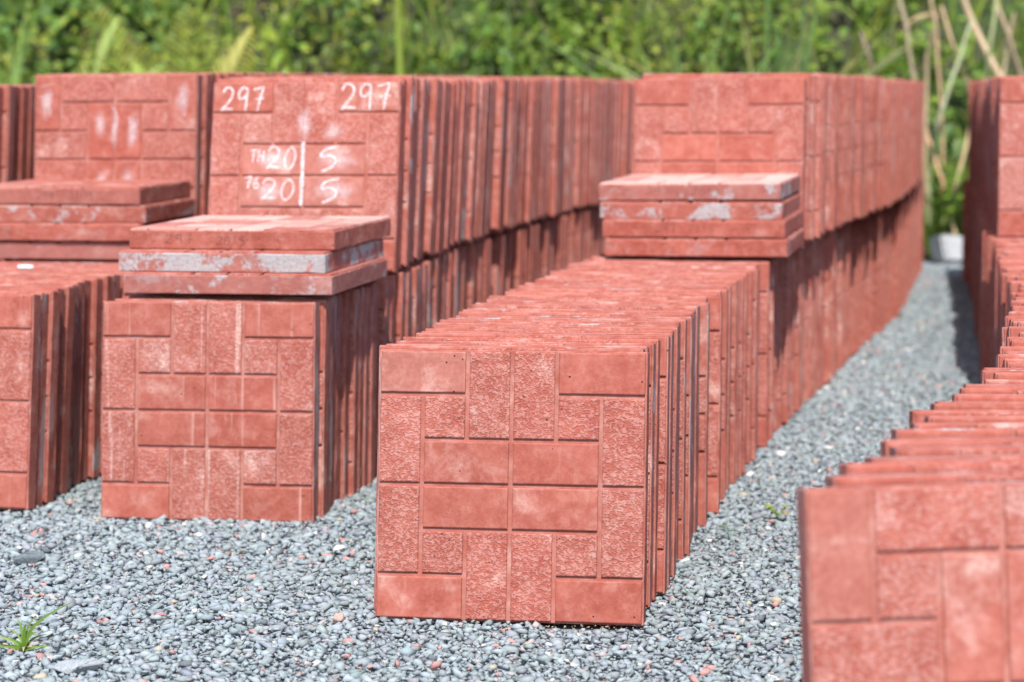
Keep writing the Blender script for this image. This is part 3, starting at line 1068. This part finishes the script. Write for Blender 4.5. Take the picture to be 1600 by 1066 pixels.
fern('yellow-green fern with arching fronds on the bank behind the faintly chalked slab', 70, 130, 10.15,
     [(.35, 1.2, 1.52, .22), (.55, 1.2, 1.45, .28), (-.2, 1.3, 1.15, .2), (.1, 1.4, 1.1, .15), (-.5, 1.1, 1.1, .3), (.7, 1.0, 1.2, .25)], (.24, .31, .045))
fern('fern with orange-tipped bending fronds rising behind the chalk-numbered slab', 270, 130, 10.25,
     [(-.25, 1.3, 1.5, .2), (.35, 1.2, 1.52, .25), (.15, 1.4, 1.4, .15), (.5, 1.1, 1.2, .3), (-.45, 1.0, 1.25, .2)], (.27, .29, .05))
fern('low yellow fern just showing above the chalk-numbered row', 370, 140, 10.12,
     [(.45, 1.1, 1.25, .25), (-.4, 1.1, 1.25, .2), (.15, 1.3, 1.2, .2), (.25, 1.2, 1.3, .3)], (.30, .36, .04))

# young palm with a pale stalk
pb = aty(628, 130, 10.4)
root = link('young_palm', None); root.location = (pb.x, 10.4, max(bank_z(pb.x, 10.4), 0) - .02)
tag(root, 'young palm with thick bright yellow-green stalk on the bank', 'palm')
t = Tri()
t.tube([Vector((0, 0, 0)), Vector((.0, 0, .45)), Vector((-.01, 0, .95)), Vector((-.02, 0, 1.5))], [.030, .022, .015, .008], (.30, .38, .06), 8)
t.build('stalk', M_LEAF, root)
for (dx, dz, ln, dr, z0) in ((-.5, 1.2, .8, .5, 1.35), (.5, 1.1, .85, .4, 1.4), (-.1, 1.4, .8, .2, 1.45), (.9, .9, .8, .4, 1.3), (-.9, .8, .8, .4, 1.3)):
    t = Tri()
    frond(t, Vector((-.02, 0, z0)), Vector((dx, -.3, dz)).normalized(), ln, dr, (.25, .32, .045), 30, .009)
    t.build('frond', M_LEAF, root)


# tall grass clumps
def grass_clump(label, px, y, n, hgt, spread, col, cat='grass', parent_z=None):
    p = aty(px, 130, y)
    root = link('grass_clump', None)
    root.location = (p.x, y, max(bank_z(p.x, y), 0) - .01)
    tag(root, label, cat)
    for i in range(n):
        t = Tri()
        a = random.uniform(-1, 1)
        h = hgt * random.uniform(.7, 1.15)
        d = Vector((a * spread, random.uniform(-.5, .3) * spread, 0))
        b0 = Vector((random.uniform(-.08, .08), random.uniform(-.06, .06), 0))
        pts_ = [b0 + Vector((0, 0, h * s_ * (1 - .25 * s_ * abs(a)))) + d * h * s_ ** 1.8 for s_ in (0, .25, .5, .72, .88, 1)]
        w = random.uniform(.005, .010)
        t.strip(pts_, [w * .7, w, w, w * .8, w * .5, .001], Vector((0, -1, .3)), vary(col, .2))
        t.build('blade', M_LEAF, root)
    return root


grass_clump('tall arching blue-green grass clump on the bank between the two upper rows', 1090, 10.2, 18, 1.25, .60, (.19, .28, .07))
grass_clump('tall grass clump with straw-coloured blades behind the four flat slabs', 1195, 10.3, 13, 1.2, .80, (.30, .32, .13))
grass_clump('tall narrow dark green grass clump behind the lane-side upper row', 1225, 10.5, 9, 1.4, .30, (.11, .20, .06))
grass_clump('upright blade-leaved clump standing on the bank behind the hidden end of chalked row', 805, 10.3, 9, 1.15, .30, (.11, .21, .04))
grass_clump('pale upright blades at the bank behind the dark stained row', 8, 10.2, 12, 1.15, .30, (.24, .34, .08))

# dry canes
M_CANE = leaf_material('dry_cane', .0)
for pts_px, rad, col in (
        ([(1392, -60), (1416, 40), (1428, 130), (1436, 200)], .016, (.42, .31, .19)),
        ([(1488, -60), (1520, 40), (1560, 115), (1590, 190)], .024, (.46, .36, .23)),
        ([(1520, 30), (1492, 110), (1466, 190), (1452, 262)], .013, (.40, .38, .20)),
        ([(1540, -40), (1574, 50), (1602, 135)], .014, (.44, .35, .22)),
        ([(1438, 150), (1450, 215), (1474, 285)], .012, (.46, .30, .18)),
        ([(1528, 130), (1512, 215), (1490, 300), (1484, 320)], .014, (.44, .36, .24)),
        ([(1450, -30), (1462, 40), (1448, 90)], .012, (.42, .30, .20)),
        ([(1406, 45), (1432, 28), (1462, 20)], .010, (.46, .33, .21)),
        ([(1566, -50), (1548, 60), (1532, 190)], .013, (.36, .36, .20)),
        ([(1345, 50), (1362, 95), (1372, 140)], .010, (.34, .22, .15)),
        ([(1584, 20), (1570, 110), (1560, 180)], .012, (.40, .32, .20)),
        ([(1470, 10), (1488, 70), (1512, 130), (1530, 200)], .013, (.44, .34, .22))):
    yy = 10.22 + random.uniform(-.05, .12)
    P = [aty(px, py, yy + .16 * i * random.uniform(-.4, .4)) for i, (px, py) in enumerate(pts_px)]
    # each cane goes on, bending, down to the soil it grows from
    foot = P[-1] + (P[-1] - P[-2]) * .35
    gz = max(bank_z(foot.x, yy), 0) - .02
    P += [Vector((foot.x, yy, (foot.z + gz) / 2)), Vector((foot.x + .02, yy + .02, gz))]
    P3 = [Vector(p) for p in P]
    Q = []
    for i in range(len(P3) - 1):
        for s_ in (0, .34, .67):
            Q.append(P3[i].lerp(P3[i + 1], s_) + Vector((random.uniform(-.004, .004), 0, 0)))
    Q.append(P3[-1])
    org = Q[-1].copy()
    t = Tri()
    t.tube(Q, [rad * .72 * (.75 + .25 * i / len(Q)) * (1.18 if i % 3 == 0 else 1) for i in range(len(Q))], vary(col, .12), 7)
    c_ = t.build('dry_cane', M_CANE, None, org)
    c_.location = org
    tag(c_, 'dry straw-coloured cane leaning in green growth at the end of gravel lane', 'cane', 'dry canes at the end of the lane')


# low clover-like plants at the foot of the canes
def leafy_weed(name, label, x, y, n, hgt, ls, col, z0=0.0, spread=.5):
    root = link(name, None); root.location = (x, y, z0)
    tag(root, label, 'weed')
    for i in range(n):
        a = random.uniform(0, math.tau)
        h = hgt * random.uniform(.45, 1.0)
        r_ = h * spread * random.uniform(.5, 1.4)
        tip = Vector((math.cos(a) * r_, math.sin(a) * r_, h))
        t = Tri()
        t.tube([Vector((0, 0, -.01)), tip * .5 + Vector((0, 0, h * .1)), tip], [ls * .06] * 3, vary(col, .1), 4)
        d = Vector((math.cos(a), math.sin(a), .1)).normalized()
        up = Vector((-math.cos(a) * .4, -math.sin(a) * .4 - .2, 1)).normalized()
        t.strip([tip, tip + d * ls * .4, tip + d * ls * .8, tip + d * ls * 1.1 - Vector((0, 0, ls * .2))], [.12 * ls, .5 * ls, .42 * ls, .001], up, vary(col, .2))
        t.build('leaf', M_LEAF, root)
    return root


for i, (px, py, txt) in enumerate(((1462, 378, 'bright green low weed touching the end of slab row by lane'),
                                   (1492, 372, 'bright green low weed growing behind the pale concrete block'),
                                   (1510, 365, 'round-leaved weed against foot of the shaded row end'))):
    p = at(px, py + 22)
    leafy_weed('weed', txt, p.x, min(p.y + .12, 10.45), 46, .40, .055, (.17, .27, .035))
p = at(1217, 812)
leafy_weed('weed', 'tiny yellow-green seedling sprouting in the open gravel lane', p.x, p.y, 9, .026, .010, (.22, .30, .04))
p = at(1140, 838)
leafy_weed('weed', 'faint tiny green sprout in gravel hard by the slab row', p.x, p.y, 5, .018, .006, (.16, .24, .07))

# grass tuft in the gravel
p = at(38, 1018)
root = link('grass_tuft', None); root.location = (p.x, p.y, 0)
tag(root, 'small green grass tuft with one long bent blade in the gravel', 'grass')
for (dx, dy, h, bend, w) in ((.078, -.01, .075, 1.0, .0042), (-.045, .0, .022, 1.0, .0046), (-.012, .01, .045, 1.0, .0035), (.022, -.01, .030, 1.0, .0045),
                             (.030, .01, .022, 1.0, .0036), (-.035, -.02, .012, 1.0, .0042), (-.048, .01, .008, 1.0, .0036), (.006, -.008, .042, 1.0, .004),
                             (-.018, -.012, .02, 1.0, .004), (.016, .012, .036, 1.0, .003), (.012, -.014, .018, 1.0, .003), (-.026, .012, .030, 1.0, .003),
                             (.040, -.012, .010, 1.0, .0034), (-.008, -.016, .012, 1.0, .003), (.020, .0, .050, 1.0, .0028)):
    t = Tri()
    pts_ = [Vector((dx * s_ ** 1.7, dy * s_, h * (1 - (1 - s_) ** 1.6) if dx < .07 else h * (s_ ** .75))) for s_ in (0, .2, .4, .6, .8, 1)]
    w *= .62
    t.strip(pts_, [w * .8, w, w * .95, w * .75, w * .5, .0003], Vector((0, -1, .6)), vary((.16, .27, .04), .15), .35)
    t.build('blade', M_LEAF, root)
t = Tri()
for i in range(9):
    a = random.uniform(0, math.tau)
    t.strip([Vector((0, 0, .004)), Vector((math.cos(a) * .010, math.sin(a) * .006, .008)), Vector((math.cos(a) * .020, math.sin(a) * .012, .003))],
            [.0022, .0022, .0004], Vector((0, -1, 1)), vary((.42, .33, .20), .2))
t.build('dead_leaf', M_LEAF, root)
